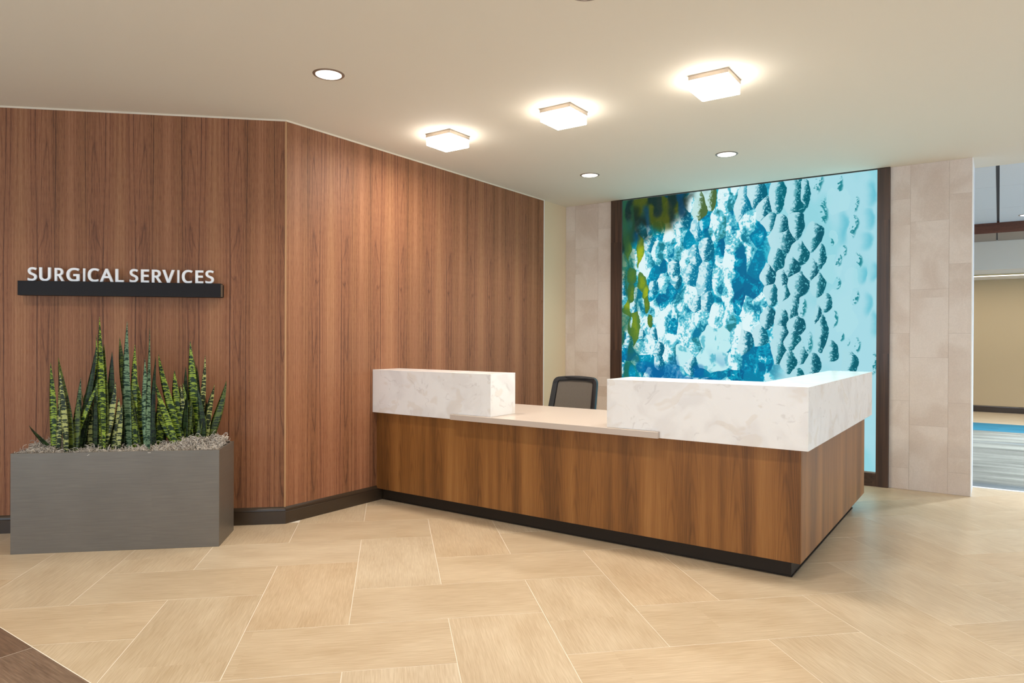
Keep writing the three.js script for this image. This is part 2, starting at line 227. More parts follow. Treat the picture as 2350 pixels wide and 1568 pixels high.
{ // the hall beyond the opening
  const hf = struct('floor_hall', 'striped grey carpet with a blue band in the hall beyond', 'floor');
  const carpet = sized(tex(512, 1024, (s, t) => {
    const x = s * 10, y = t * 5; const a = fbm(x * 0.5 + 2, y * 2.6, 4), b = fbm(x * 0.9, y * 9 + 3, 3), g = (noise(x * 50, y * 170) - 0.5) * 18; let c = mix3([84, 83, 75], [142, 142, 131], smooth(0.25, 0.75, a * 0.55 + b * 0.45)); c = mix3(c, [92, 106, 118], smooth(0.5, 0.7, fbm(x * 0.4 + 9, y * 3 + 20, 3)) * 0.5); return [c[0] + g, c[1] + g, c[2] + g];
  }), 10, 5);
  part('carpet', metres(slab(-5, 4.5, -0.12, 0.0, -12.3, ZR - 0.055), 5.2, 12.4), std({ map: carpet, roughness: 0.95 }), hf);
  part('blue_band', slab(-5, 4.5, -0.12, 0.0, -13.44, -12.3), std({ roughness: 0.9, map: sized(tex(256, 256, (s, t) => { const k = fbm(s * 6, t * 30, 3); return mix3([10, 84, 108], [28, 120, 142], k); }), 1.5, 1.5) }), hf);
  part('beige_floor', slab(-5, 4.5, -0.12, 0.0, ZH, -13.44), phys({ map: tileTex, roughness: 0.4 }), hf);
  const th = struct('trim_1', 'white metal threshold strip at the carpet edge', 'trim'); part('strip', slab(XCOL, 4.5, -0.02, 0.004, ZR - 0.055, ZR - 0.015), M.trimWhite, th);
  const far = struct('wall_far', 'tan wall at the far end of the hall', 'wall'); part('wall_body', slab(-5, 4.5, -0.1, HC, ZH - 0.2, ZH), M.tan, far);
  baseboard('baseboard_far', 9.5, [-5, 0, ZH], 0, 'dark baseboard at the far end of the hall');
  const hl = struct('wall_hall_left', 'plain wall at the left of the hall', 'wall'); part('wall_body', slab(-5.2, -5, -0.1, HC, ZH, ZR), M.cream, hl);
  const hb = struct('wall_hall_back', 'plain back of the stone wall in the hall', 'wall'); part('wall_body', slab(-5.2, XL - 0.02, -0.1, HC, ZR, ZR + 0.2), M.cream, hb);
  const hc = struct('ceiling_hall', 'pale metal panel ceiling of the hall', 'ceiling'); part('ceiling_slab', slab(-5.2, 4.7, HC + 0.02, HC + 0.15, ZH, ZR + 0.01), M.dark, hc);
  const zs = [ZR, -7.93, -9.483, -11.04, -12.383], xs = [-4.66, -3.1, -1.56, -0.02, 1.52, 3.06, 4.5];
  for (let i = 0; i < xs.length - 1; i++) for (let j = 0; j < 4; j++) part('ceiling_panel', slab(xs[i] + 0.016, xs[i + 1] - 0.016, HC, HC + 0.02, zs[j + 1] + 0.004, zs[j] - 0.004), M.panel, hc);
  const bm = struct('trim_2', 'wood faced beam across the hall ceiling', 'beam'); part('beam_face', slab(-5, 4.5, 2.903, HC + 0.02, -12.42, -12.383), phys({ color: 0xb79a96, roughness: 0.5, map: (() => { const t = veneer.clone(); t.rotation = Math.PI / 2; t.repeat.set(1 / VH, 1 / VW); t.needsUpdate = true; return t; })() }), bm);
  for (let x = -2.83; x < 4.4; x += 0.466) part('soffit_panel', slab(x + 0.01, x + 0.456, 2.903, 2.915, -13.40, -12.42), paint(0xa39182, 0.6), bm);
  part('soffit_back', slab(-5, 4.5, 2.916, HC, -13.41, -12.42), M.dark, bm);
  const bh = struct('wall_bulkhead', 'cream bulkhead above the far end of the hall', 'wall'); part('wall_body', slab(-5, 4.5, 2.448, HC, -13.5, -13.41), M.hallCream, bh);
  const lc = struct('ceiling_low', 'low white ceiling with light troughs at the far end', 'ceiling'); part('ceiling_slab', slab(-5, 4.5, 2.448, 2.6, ZH, -13.5), M.white, lc);
  for (let x = -3.9; x < 4; x += 1.55) { part('ceiling_rail', slab(x + 1.42, x + 1.47, 2.446, 2.448, ZH, -13.42), paint(0xcdbd92), lc); }
  for (let x = -3.9; x < 4; x += 1.55) {
    const t = thing('trough_light', Math.abs(x + 0.8) < 0.1 ? 'long white trough light in the low ceiling seen through the opening' : 'long white trough light in the low hall ceiling out of view', 'ceiling light', [x, 2.4455, -14.46], 0, 'trough lights at the far end of the hall');
    part('trough', slab(-0.05, 1.38, -0.012, 0, -0.2, 0.2), paint(0xcfbf95), t); part('lens', slab(0.0, 1.33, -0.016, -0.0122, -0.07, 0.07), M.lens, t).castShadow = false;
    const l = new THREE.RectAreaLight(WARM, 16, 1.3, 0.14); l.position.set(0.665, -0.02, 0); l.rotation.x = -Math.PI / 2; l.name = 'trough_glow'; t.add(l);
  }
}

// ------------------------------------------------------------------ lamps
function squareLamp(x, z, label) { // metal canopy above a glowing glass box
  const t = thing('ceiling_lamp', label, 'ceiling light', [x, C, z], 0, 'square ceiling lamps above the desk');
  part('canopy', new RoundedBoxGeometry(0.236, 0.028, 0.236, 2, 0.002).translate(0, -0.014, 0), M.brushed, t);
  part('canopy_lip', new THREE.BoxGeometry(0.24, 0.004, 0.24).translate(0, -0.002, 0), M.brushed, t);
  const d = part('diffuser', new RoundedBoxGeometry(0.232, 0.06, 0.232, 3, 0.006).translate(0, -0.058, 0), M.glass, t); d.castShadow = false; d.userData.label = 'glowing white glass diffuser';
  const l = new THREE.RectAreaLight(SQUARE, P_SQUARE, 0.22, 0.22); l.position.set(0, -0.0895, 0); l.rotation.x = -Math.PI / 2; l.name = 'lamp_glow'; t.add(l);
}
squareLamp(-3.441, -4.035, 'square glass ceiling lamp nearest the wood wall'); squareLamp(-2.420, -4.040, 'square glass ceiling lamp in the middle of three'); squareLamp(-1.384, -4.042, 'square glass ceiling lamp farthest from the wood wall');
function downlight(x, z, label, group, y = C, power = P_DOWN, col = WARM, lens = M.lens) {
  const t = thing('recessed_downlight', label, 'downlight', [x, y, z], 0, group);
  const ring = new THREE.LatheGeometry([[0.074, -0.001], [0.078, -0.005], [0.088, -0.004], [0.092, 0.0]].map(([a, b]) => new THREE.Vector2(a, b)), 40); part('trim_ring', ring, M.ring, t);
  const d = part('lens', new THREE.CylinderGeometry(0.0745, 0.0745, 0.004, 40).translate(0, -0.0022, 0), lens, t); d.castShadow = false;
  const l = new THREE.SpotLight(col, power, 0, 1.12, 1, 2); l.position.set(0, -0.012, 0); l.target.position.set(0, -1, 0); t.add(l, l.target); l.castShadow = true; l.shadow.radius = 3; l.name = 'downlight_beam'; l.target.name = 'downlight_aim';
}
downlight(-3.228, -2.71, 'round recessed downlight in front of the slanted wood wall');
downlight(-3.168, -5.773, 'round recessed downlight behind the desk near the wood wall');
downlight(-1.868, -5.761, 'round recessed downlight behind the desk near the lit artwork');
downlight(-1.51, -2.71, 'round recessed downlight whose rim just shows at the top edge');
for (const [x, z] of [[0.2, -2.71], [1.9, -2.71], [0.9, -5.4], [-4.6, -0.9], [-3.0, -0.6], [-1.2, -0.6], [0.6, -0.6], [2.4, -0.6], [-4.8, 1.4], [-2.6, 1.4], [-0.4, 1.4], [1.8, 1.4]]) downlight(x, z, 'round recessed downlight in the lobby ceiling behind the viewer', 'lobby downlights out of view');
downlight(0.30, -11.84, 'round recessed downlight in the hall panel ceiling', undefined, HC, P_HALL, COOL, M.lensCool);
for (const [x, z] of [[0.75, -8.7], [2.3, -8.7], [2.3, -11.84], [-2.4, -10.2]]) downlight(x, z, 'round recessed downlight in the hall ceiling out of view', 'hall downlights out of view', HC, P_HALL, COOL, M.lensCool);

// ------------------------------------------------------------------ the lit artwork
{
  const x0 = -3.43, x1 = -0.905, y0 = 0.13, y1 = 2.858, W = x1 - x0, H = y1 - y0;
  const STONES = [[0.685,2.489,0.085,0.138,3],[0.845,2.329,0.069,0.104,3],[0.868,2.583,0.082,0.144,4],[1.064,2.373,0.08,0.15,2],[0.982,2.666,0.073,0.127,4],[1.173,2.629,0.086,0.141,2],[1.253,2.185,0.108,0.093,2],[1.206,2.344,0.062,0.14,2],[1.524,2.483,0.077,0.106,3],[1.584,2.355,0.07,0.091,3],[1.678,2.302,0.079,0.105,3],[1.701,2.15,0.108,0.12,3],[1.828,2.318,0.063,0.148,3],[1.655,2.604,0.072,0.15,3],[1.826,2.569,0.084,0.163,3],[1.896,2.591,0.062,0.118,3],[1.449,2.628,0.09,0.122,3],[2.047,2.399,0.061,0.138,5],[1.994,2.2,0.068,0.102,3],[1.967,2.115,0.069,0.088,3],[1.857,2.02,0.084,0.096,3],[1.787,1.898,0.078,0.104,3],[1.658,1.973,0.08,0.12,3],[2.05,1.978,0.054,0.102,3],[1.969,1.852,0.062,0.088,3],[1.845,1.725,0.098,0.118,3],[2.031,1.71,0.061,0.102,3],[1.572,1.827,0.066,0.106,3],[1.703,1.791,0.072,0.12,3],[1.595,1.645,0.066,0.106,3],[1.718,1.641,0.057,0.097,3],[1.783,1.505,0.092,0.126,3],[2.093,1.541,0.067,0.087,3],[1.895,1.502,0.044,0.088,5],[1.705,1.402,0.069,0.09,3],[1.833,1.333,0.084,0.089,3],[2.026,1.427,0.038,0.073,3],[1.567,1.404,0.066,0.098,3],[1.705,1.252,0.072,0.105,3],[1.501,1.222,0.067,0.107,3],[1.784,1.178,0.078,0.097,3],[2.067,1.252,0.051,0.145,3],[2.148,1.093,0.06,0.086,3],[1.67,1.087,0.087,0.113,3],[1.764,0.984,0.071,0.104,3],[1.876,1.075,0.084,0.096,3],[1.987,0.974,0.068,0.088,3],[1.849,0.86,0.056,0.059,3],[1.945,1.164,0.055,0.103,5],[2.3,0.982,0.062,0.099,3],[1.532,1.009,0.089,0.137,1],[1.398,0.976,0.068,0.138,1],[2.143,2.116,0.029,0.036,5],[2.242,2.022,0.033,0.057,5],[2.203,1.939,0.032,0.072,5],[2.359,1.93,0.044,0.078,5],[2.191,1.711,0.033,0.079,5],[2.342,1.591,0.039,0.071,5],[2.167,1.395,0.033,0.086,5],[2.24,1.23,0.029,0.043,5],[2.292,1.173,0.026,0.04,5],[2.37,1.153,0.038,0.064,5],[2.325,2.243,0.045,0.113,5],[2.019,2.678,0.061,0.102,5],[2.206,2.64,0.037,0.086,5],[2.35,2.439,0.031,0.078,5],[2.451,2.512,0.069,0.133,6],[2.44,2.289,0.069,0.112,6],[2.415,2.095,0.082,0.084,6],[2.492,1.81,0.056,0.098,6],[2.444,1.518,0.057,0.119,6],[2.501,1.335,0.05,0.119,6],[2.491,0.986,0.048,0.105,5],[2.404,1.786,0.057,0.084,6],[2.221,2.238,0.079,0.172,6],[2.194,2.484,0.092,0.115,7],[2.144,1.857,0.08,0.115,7],[2.238,1.566,0.092,0.129,7],[2.278,1.351,0.078,0.114,7],[2.328,1.762,0.064,0.085,7],[2.182,2.17,0.053,0.086,7],[0.952,2.129,0.073,0.103,3],[1.105,2.086,0.038,0.126,1],[0.789,1.882,0.083,0.129,3],[0.93,1.819,0.09,0.167,3],[0.773,1.673,0.075,0.097,2],[0.841,1.558,0.079,0.104,3],[0.963,1.579,0.065,0.103,3],[0.899,1.397,0.069,0.104,2],[1.061,1.411,0.072,0.126,2],[0.759,1.302,0.109,0.202,2],[1.054,1.19,0.152,0.142,7],[1.023,0.984,0.177,0.103,7],[0.826,1.124,0.066,0.113,2],[1.177,1.909,0.06,0.203,2],[1.316,1.995,0.064,0.17,1],[1.099,1.819,0.079,0.173,2],[1.178,1.659,0.063,0.125,2],[1.258,1.222,0.07,0.093,2],[1.195,1.393,0.055,0.125,2],[1.303,1.593,0.069,0.124,1],[1.392,2.051,0.076,0.169,2],[1.38,1.468,0.068,0.169,2],[1.453,1.925,0.075,0.138,1],[1.409,1.713,0.083,0.123,1],[1.466,2.229,0.075,0.107,1],[1.375,2.36,0.068,0.123,2],[0.838,2.056,0.066,0.096,3],[0.212,2.164,0.044,0.186,8],[0.112,1.9,0.048,0.085,8],[0.108,1.696,0.044,0.102,8],[0.232,1.81,0.047,0.101,8],[0.278,1.69,0.036,0.092,8],[0.143,1.322,0.063,0.204,8],[0.064,2.209,0.041,0.153,8],[0.058,1.527,0.041,0.102,8],[0.325,1.387,0.043,0.075,8],[0.484,1.353,0.035,0.066,8],[0.173,2.556,0.044,0.085,8],[0.288,1.589,0.032,0.101,8],[0.119,2.307,0.046,0.102,1],[0.311,2.224,0.075,0.1,3],[0.139,2.068,0.046,0.102,2],[0.285,2.025,0.081,0.117,2],[0.428,2.116,0.079,0.116,2],[0.541,2.092,0.069,0.099,2],[0.115,1.356,0.033,0.119,2],[0.234,1.523,0.045,0.101,2],[0.378,1.503,0.071,0.117,2],[0.289,1.354,0.069,0.126,2],[0.484,1.32,0.063,0.149,2],[0.29,1.119,0.144,0.101,2],[0.089,1.032,0.074,0.077,1],[0.291,0.968,0.09,0.067,1],[0.09,0.828,0.084,0.085,1],[0.219,0.832,0.073,0.067,1],[0.417,0.822,0.071,0.066,1],[0.573,1.024,0.086,0.098,2],[0.608,0.844,0.103,0.082,2],[0.536,1.451,0.052,0.082,2],[0.656,1.547,0.077,0.114,2],[0.71,1.026,0.101,0.114,7],[0.894,0.837,0.09,0.056,1],[1.072,0.819,0.08,0.047,1],[1.261,0.833,0.077,0.062,1],[1.444,0.824,0.09,0.061,1],[0.549,2.305,0.078,0.099,2],[0.426,2.365,0.071,0.083,1]];
  const r = rng(31), cells = STONES.map(([x, y, a, b, k]) => ({ x, y, a: a * 1.08, b: b * 1.1, k, n: r(), m: r() }));
  // fill the rest with pebbles drawn to the local size
  for (let t = 0; t < 6000 && cells.length < 480; t++) {
    const x = r() * W, y = r() * H, p = x / W, a = mix(0.055, 0.11, p) * (0.8 + 0.5 * r()), b = a * (1.25 + 0.5 * r()); let ok = true;
    for (const c of cells) if (Math.hypot((c.x - x) / (c.a + a), (c.y - y) / (c.b + b)) < 0.66) { ok = false; break; }
    if (!ok || p > 0.6) continue; const k = p > 0.42 ? (r() < 0.6 ? 3 : r() < 0.5 ? 2 : 1) : (r() < 0.3 ? 2 : r() < 0.3 ? 1 : 3); cells.push({ x, y, a, b, k, n: r(), m: r() });
  }
  const print = tex(1280, 1384, (s, t) => {
    let X = s * W, Y = t * H; const p = X / W, q = Y / H;
    X += 0.03 * (noise(X * 11, Y * 11) - 0.5) + 0.008 * (noise(X * 50, Y * 50) - 0.5); Y += 0.03 * (noise(X * 11 + 50, Y * 11) - 0.5);
    const g1 = noise(X * 62, Y * 62), g2 = noise(X * 115 + 31, Y * 105), grain = (g1 - 0.5) * 0.9 + (g2 - 0.5) * 0.75, foil = fbm(X * 17 + 1.5 * noise(X * 12, Y * 9), Y * 10, 3), wash = fbm(X * 3.4 + 5, Y * 1.7, 3);
    const pale = mix3([214, 241, 246], [166, 218, 229], smooth(0.42, 0.78, p)), deep = mix3([0, 128, 166], [0, 100, 114], smooth(0.48, 0.72, p));
    // the ground between the pebbles: speckled blue at the left, clear turquoise in the middle, pale at the right
    const streak = fbm(X * 9 + 3, Y * 2.4, 3), lift = foil * 0.6 + streak * 0.4 + grain * 0.17 - 0.055 * smooth(0.45, 0.2, p);
    const three = (a, b, c, v, m) => (v < m ? mix3(a, b, smooth(m - 0.16, m, v)) : mix3(b, c, smooth(m, m + 0.12, v)));
    let col = three(mix3([0, 104, 140], [0, 134, 170], wash), [28, 172, 200], [206, 240, 245], lift, 0.50 - (wash - 0.5) * 0.2);
    col = mix3(col, mix3(pale, [120, 205, 216], smooth(0.45, 0.65, wash) * 0.4), smooth(0.60, 0.70, p + (wash - 0.5) * 0.1));
    let best = 1e9, c = null; for (const e of cells) { const ex = (X - e.x) / e.a, ey = (Y - e.y) / e.b, dd = ex * ex + ey * ey + e.n * 0.25; if (dd < best) { best = dd; c = e; } }
    const dx = (X - c.x) / c.a, dy = (Y - c.y) / c.b, d = Math.sqrt(dx * dx + dy * dy), inside = smooth(1.14, 1.04, d), side = dx * 0.9 - dy * 0.22;
    let k;                                                         // each pebble of the print is pale on its left and dark on its right
    if (c.k === 3) { const cut = 0.02 + 0.3 * (c.n - 0.3), m = smooth(cut - 0.22, cut + 0.26, side + grain * 0.42); const dark = mix3(mix3(deep, [0, 76, 98], c.m * 0.6), [120, 200, 210], smooth(0.62, 0.8, g2 * 0.6 + g1 * 0.4) * 0.8); k = mix3(mix3(mix3(pale, [176, 218, 224], 0.25 + grain * 0.2), [40, 160, 190], smooth(0.5, 0.62, g1 * 0.5 + foil * 0.5) * 0.6 * smooth(0.5, 0.2, p)), dark, m); }
    else if (c.k === 5) k = mix3(col, [0, 112, 124], smooth(0.15, 0.5, side + grain * 0.9) * smooth(1.05, 0.6, d) * 0.8);
    else if (c.k === 6) k = mix3(col, [82, 184, 204], smooth(-0.6, 0.8, dx) * smooth(1.1, 0.55, d) * 0.75);
    else if (c.k === 7) k = mix3(mix3(pale, [176, 232, 236], 0.6), [40, 162, 186], smooth(0.54, 0.72, foil + grain * 0.1) * 0.6 * (p < 0.62 ? 1 : 0));
    else if (c.k === 8) k = mix3(mix3([74, 112, 44], [158, 178, 36], 0.2 + 0.8 * c.n + grain * 0.25), [40, 100, 84], smooth(0.4, 1.0, d + grain * 0.3) * 0.55);
    else if (c.k === 4) k = mix3([192, 228, 226], [78, 108, 60], smooth(-0.1, 0.4, side + grain * 0.45));
    else if (c.k === 1) k = three(mix3([0, 100, 144], [0, 132, 168], c.m), [0, 154, 188], [176, 228, 238], lift, 0.58);
    else k = three(mix3([0, 120, 160], [70, 136, 122], c.m * 0.6), [96, 194, 212], [222, 245, 248], lift - side * 0.1, 0.44);
    if (c.k === 7 && p > 0.62) k = mix3(col, [176, 224, 232], 0.5);
    col = mix3(col, k, inside);
    const corner = smooth(1.15, 0.7, p / 0.38 + (1 - q) / 0.27 + 0.9 * (fbm(X * 6, Y * 5, 3) - 0.5)); const dk = mix3([24, 42, 36], mix3([66, 76, 18], [14, 58, 84], smooth(0.4, 0.6, noise(X * 7, Y * 5))), smooth(0.4, 0.75, noise(X * 12, Y * 7 + 3))); col = mix3(col, dk, corner * 0.95);
    const ol = smooth(0.12, 0.0, p) * smooth(0.35, 0.6, noise(X * 16, Y * 5)) * 0.7; col = mix3(col, [48, 98, 58], ol);
    const bl = smooth(0.42, 0.30, q) * smooth(0.62, 0.3, p) * smooth(0.5, 0.7, noise(X * 8 + 3, Y * 8)); return mix3(col, [0, 92, 162], bl * 0.6);
  });
  print.wrapS = print.wrapT = THREE.ClampToEdgeWrapping;
  const art = thing('backlit_artwork', 'tall backlit panel printed with turquoise pebble pattern in a dark wood frame', 'artwork', [x0, 0, ZT]);
  const pg = new THREE.BoxGeometry(W, H, 0.012); pg.translate(W / 2, y0 + H / 2, 0.008);
  part('light_panel', pg, phys({ color: 0x0a0a0a, emissive: 0xffffff, emissiveMap: print, emissiveIntensity: 1.0, roughness: 0.5, specularIntensity: 0.12 }), art).userData.label = 'glowing turquoise printed panel';
  const fr = (n, a, b, c, d, m) => part(n, slab(a, b, c, d, 0.001, 0.032, 0.003), m, art);
  fr('stile', -0.137, -0.001, 0.0, 2.864, M.darkWood); fr('stile', W + 0.001, W + 0.103, 0.0, 2.864, M.darkWood); fr('rail', -0.001, W + 0.001, 0.0, y0 - 0.012, M.darkWoodAcross);
  part('ledge', slab(0, W, y0 - 0.012, y0 - 0.001, 0.001, 0.022), M.brushed, art); part('head_strip', slab(-0.137, W + 0.103, 2.8642, 2.8678, 0.001, 0.03), M.kick, art);
  const l = new THREE.RectAreaLight(new THREE.Color(0.30, 0.78, 0.88), P_ART, W, H); l.position.set(W / 2, y0 + H / 2, 0.02); l.rotation.y = Math.PI; l.name = 'panel_glow'; art.add(l);
}

// ------------------------------------------------------------------ reception desk
const ZW = -3.988, XR = -0.877, TOP = 1.067, BB = 0.722, ST = 0.7615, OV = 0.046, ZF = ZW + OV, XF = XR + OV;
{
  const d = thing('reception_desk', 'long walnut laminate reception desk with recessed dark toe kick', 'desk', [XL, 0, ZW]);
  const X = (x) => x - XL, Z = (z) => z - ZW;
  part('front_panel', metres(slab(X(XL + 0.002), X(XR), 0.097, BB - 0.006, -0.025, 0, 0.0015), 0.33, 0.1), M.laminate, d);
  part('side_panel', metres(slab(X(XR) - 0.025, X(XR), 0.097, BB - 0.006, Z(-6.156), -0.0252, 0.0015), 0.71, 0.3), phys({ map: laminate, roughness: 0.4 }), d);
  part('end_panel', metres(slab(X(XR) - 0.36, X(XR) - 0.0255, 0.097, BB - 0.006, Z(-6.156), Z(-6.131)), 0.2, 0), M.laminate, d);
  part('inner_panel', metres(slab(X(XR) - 0.36, X(XR) - 0.335, 0.097, BB - 0.006, Z(-6.130), Z(-4.87)), 0.2, 0), M.laminate, d);
  part('back_panel', metres(slab(X(XL + 0.03), X(XR) - 0.36, 0.097, BB - 0.006, Z(-4.34), Z(-4.32)), 0, 0), M.laminate, d);
  part('gable', slab(X(-2.45), X(-2.42), 0.0, BB - 0.006, Z(-4.85), Z(-4.345)), M.laminate, d);
  part('toe_kick', slab(X(XL + 0.016), X(XR - 0.062), 0.0, 0.0965, -0.12, -0.0615), M.kick, d);
  part('toe_kick', slab(X(XR - 0.30), X(XR - 0.062), 0.0, 0.0965, Z(-5.996), -0.1205), M.kick, d);
  part('floor_bead', slab(X(XL + 0.016), X(XR - 0.058), 0.0, 0.006, -0.0612, -0.056), M.kick, d); part('floor_bead', slab(X(XR - 0.0618), X(XR - 0.056), 0.0, 0.006, Z(-5.996), -0.0612), M.kick, d);
  part('sub_top', slab(X(XL + 0.03), X(XR - 0.03), BB - 0.006, BB - 0.0005, Z(-4.86), -0.02), M.kick, d);
  part('sub_top', slab(X(XR - 0.33), X(XR - 0.03), BB - 0.006, BB - 0.0005, Z(-6.12), Z(-4.861)), M.kick, d);
}
function prismXZ(pts, y0, y1, bev = 0.0015) { // outline in x, z extruded upwards
  const s = new THREE.Shape(pts.map(([x, z]) => new THREE.Vector2(x, -z))); const g = new THREE.ExtrudeGeometry(s, { depth: y1 - y0 - 2 * bev, bevelEnabled: true, bevelThickness: bev, bevelSize: bev, bevelOffset: -bev, bevelSegments: 2 }); g.rotateX(-Math.PI / 2); g.translate(0, y0 + bev, 0); return metres(g);
}
const SX0 = -3.305, SX1 = -1.676, SZF = ZF + 0.030;
solo('worktop', prismXZ([[SX0, SZF], [SX1, SZF], [SX1, -4.300], [XR - 0.34, -4.300], [XR - 0.34, -4.887], [XL + 0.004, -4.887], [XL + 0.004, -4.255], [SX0, -4.255]].map(([x, z]) => [x - SX0, z - SZF]), 0, ST - BB, 0.0015), M.slab, 'beige solid surface worktop slab between the two marble blocks', 'worktop', [SX0, BB, SZF]);
{
  const b = thing('marble_counter', 'short white marble transaction block against the wood wall', 'counter', [XL, BB, ZF]);
  part('block', metres(mergeGeometries([prismXZ([[0.002, 0], [SX0 - XL - 0.0006, 0], [SX0 - XL - 0.0006, -0.305], [0.002, -0.305]], 0.0, TOP - BB), prismXZ([[SX0 - XL - 0.0008, 0], [-2.954 - XL, 0], [-2.954 - XL, -0.305], [SX0 - XL - 0.0008, -0.305]], ST - BB + 0.0004, TOP - BB)]), 0.4, 0.2), M.marble, b);
  const c = thing('marble_counter', 'long white marble L shaped transaction block at the open desk corner', 'counter', [-2.032, BB, ZF]);
  const x = (v) => v + 2.032, z = (v) => v - ZF;
  part('block', metres(mergeGeometries([prismXZ([[0, 0], [x(SX1) + 0.0006, 0], [x(SX1) + 0.0006, -0.345], [0, -0.345]], ST - BB + 0.0004, TOP - BB), prismXZ([[x(SX1) + 0.0006, 0], [x(XF), 0], [x(XF), z(-6.21)], [x(-1.152), z(-6.21)], [x(-1.152), -0.355], [x(SX1) + 0.0006, -0.345]], 0.0, TOP - BB)]), 0.1, 0.6), M.marble, c);
}

// ------------------------------------------------------------------ office chair behind the desk
{
  const ch = thing('office_chair', 'black office chair with a grey mesh back behind the desk', 'chair', [-3.07, 0, -5.05], 0.06);
  const ring = (hw0, hw1, y0, y1, r) => { const s = new THREE.Shape(); s.moveTo(-hw0 + r, y0); s.lineTo(hw0 - r, y0); s.quadraticCurveTo(hw0, y0, hw0, y0 + r); s.lineTo(hw1 + 0.002, y1 - r * 1.2); s.quadraticCurveTo(hw1, y1 - 0.008, hw1 - r, y1 - 0.004); s.quadraticCurveTo(0, y1 + 0.012, -hw1 + r, y1 - 0.004); s.quadraticCurveTo(-hw1, y1 - 0.008, -hw1 - 0.002, y1 - r * 1.2); s.lineTo(-hw0, y0 + r); s.quadraticCurveTo(-hw0, y0, -hw0 + r, y0); return s; };
  const bend = (g) => { const p = g.attributes.position; for (let i = 0; i < p.count; i++) { const x = p.getX(i), y = p.getY(i); p.setZ(i, p.getZ(i) + 0.55 * x * x - 0.18 * (y - 0.5) - 0.05 * Math.sin((y - 0.5) * 3)); } g.computeVertexNormals(); return g; };
  const outer = ring(0.235, 0.212, 0.50, 1.0, 0.055), inner = ring(0.193, 0.176, 0.54, 0.972, 0.03); outer.holes.push(new THREE.Path(inner.getPoints(12).reverse()));
  part('back_frame', bend(new THREE.ExtrudeGeometry(outer, { depth: 0.03, bevelEnabled: true, bevelThickness: 0.005, bevelSize: 0.004, bevelSegments: 2, curveSegments: 14 })), M.blackPlastic, ch, [0, -0.018, -0.24]);
  const weave = sized(tex(256, 256, (s, t) => { const a = (Math.sin(s * 2 * Math.PI * 48) > 0) !== (Math.sin(t * 2 * Math.PI * 48) > 0), k = (a ? 1 : 0.82) * (0.9 + 0.2 * noise(s * 40, t * 40)); return [118 * k, 108 * k, 97 * k]; }), 0.15, 0.15);
  const mg = new THREE.PlaneGeometry(0.40, 0.46, 24, 18); { const p = mg.attributes.position; for (let i = 0; i < p.count; i++) { const y = p.getY(i); p.setY(i, y + 0.757); p.setX(i, p.getX(i) * (1 - 0.10 * (y / 0.46 + 0.5))); } }
  const back = mg.clone(); back.translate(0, 0, -0.006); { const ix = back.index; for (let i = 0; i < ix.count; i += 3) { const a = ix.getX(i); ix.setX(i, ix.getX(i + 1)); ix.setX(i + 1, a); } }
  part('mesh_back', bend(mergeGeometries([mg, back])), std({ map: weave, roughness: 0.9 }), ch, [0, -0.018, -0.222]);
  part('spine', new THREE.TubeGeometry(new THREE.CatmullRomCurve3([[0, 0.38, -0.1], [0, 0.40, -0.22], [0, 0.55, -0.27], [0, 0.66, -0.275]].map((v) => new THREE.Vector3(...v))), 16, 0.022, 8), M.blackPlastic, ch);
  part('seat', new RoundedBoxGeometry(0.49, 0.075, 0.47, 4, 0.032).translate(0, 0.455, 0.02), std({ color: 0x2a2a2c, roughness: 0.9 }), ch);
  part('seat_shell', new RoundedBoxGeometry(0.40, 0.03, 0.36, 2, 0.012).translate(0, 0.405, 0.02), M.blackPlastic, ch);
  part('gas_column', new THREE.CylinderGeometry(0.022, 0.03, 0.29, 20).translate(0, 0.245, 0.02), std({ color: 0x303034, metalness: 0.7, roughness: 0.35 }), ch);
  const lg = new THREE.BoxGeometry(0.29, 0.03, 0.045); { const p = lg.attributes.position; for (let i = 0; i < p.count; i++) if (p.getX(i) > 0) { p.setZ(i, p.getZ(i) * 0.6); p.setY(i, p.getY(i) * 0.6 - 0.015); } lg.computeVertexNormals(); }
  for (let i = 0; i < 5; i++) { const a = i * Math.PI * 0.4 + 0.3, leg = part('leg', lg.clone().translate(0.145, 0, 0), M.blackPlastic, ch, [0, 0.1, 0.02], [0, a, 0]); part('caster', mergeGeometries([new THREE.CylinderGeometry(0.028, 0.028, 0.016, 16).rotateX(Math.PI / 2).translate(0.275, -0.0715, 0.012), new THREE.CylinderGeometry(0.028, 0.028, 0.016, 16).rotateX(Math.PI / 2).translate(0.275, -0.0715, -0.012), new THREE.CylinderGeometry(0.008, 0.008, 0.06, 8).translate(0.275, -0.04, 0)]), M.blackPlastic, leg); }
  for (const s of [-1, 1]) part('armrest', mergeGeometries([new THREE.BoxGeometry(0.07, 0.025, 0.24).translate(s * 0.265, 0.66, 0.03), new THREE.BoxGeometry(0.03, 0.24, 0.06).translate(s * 0.265, 0.53, 0.0), new THREE.BoxGeometry(0.12, 0.025, 0.06).translate(s * 0.215, 0.41, 0.0)]), M.blackPlastic, ch);
}

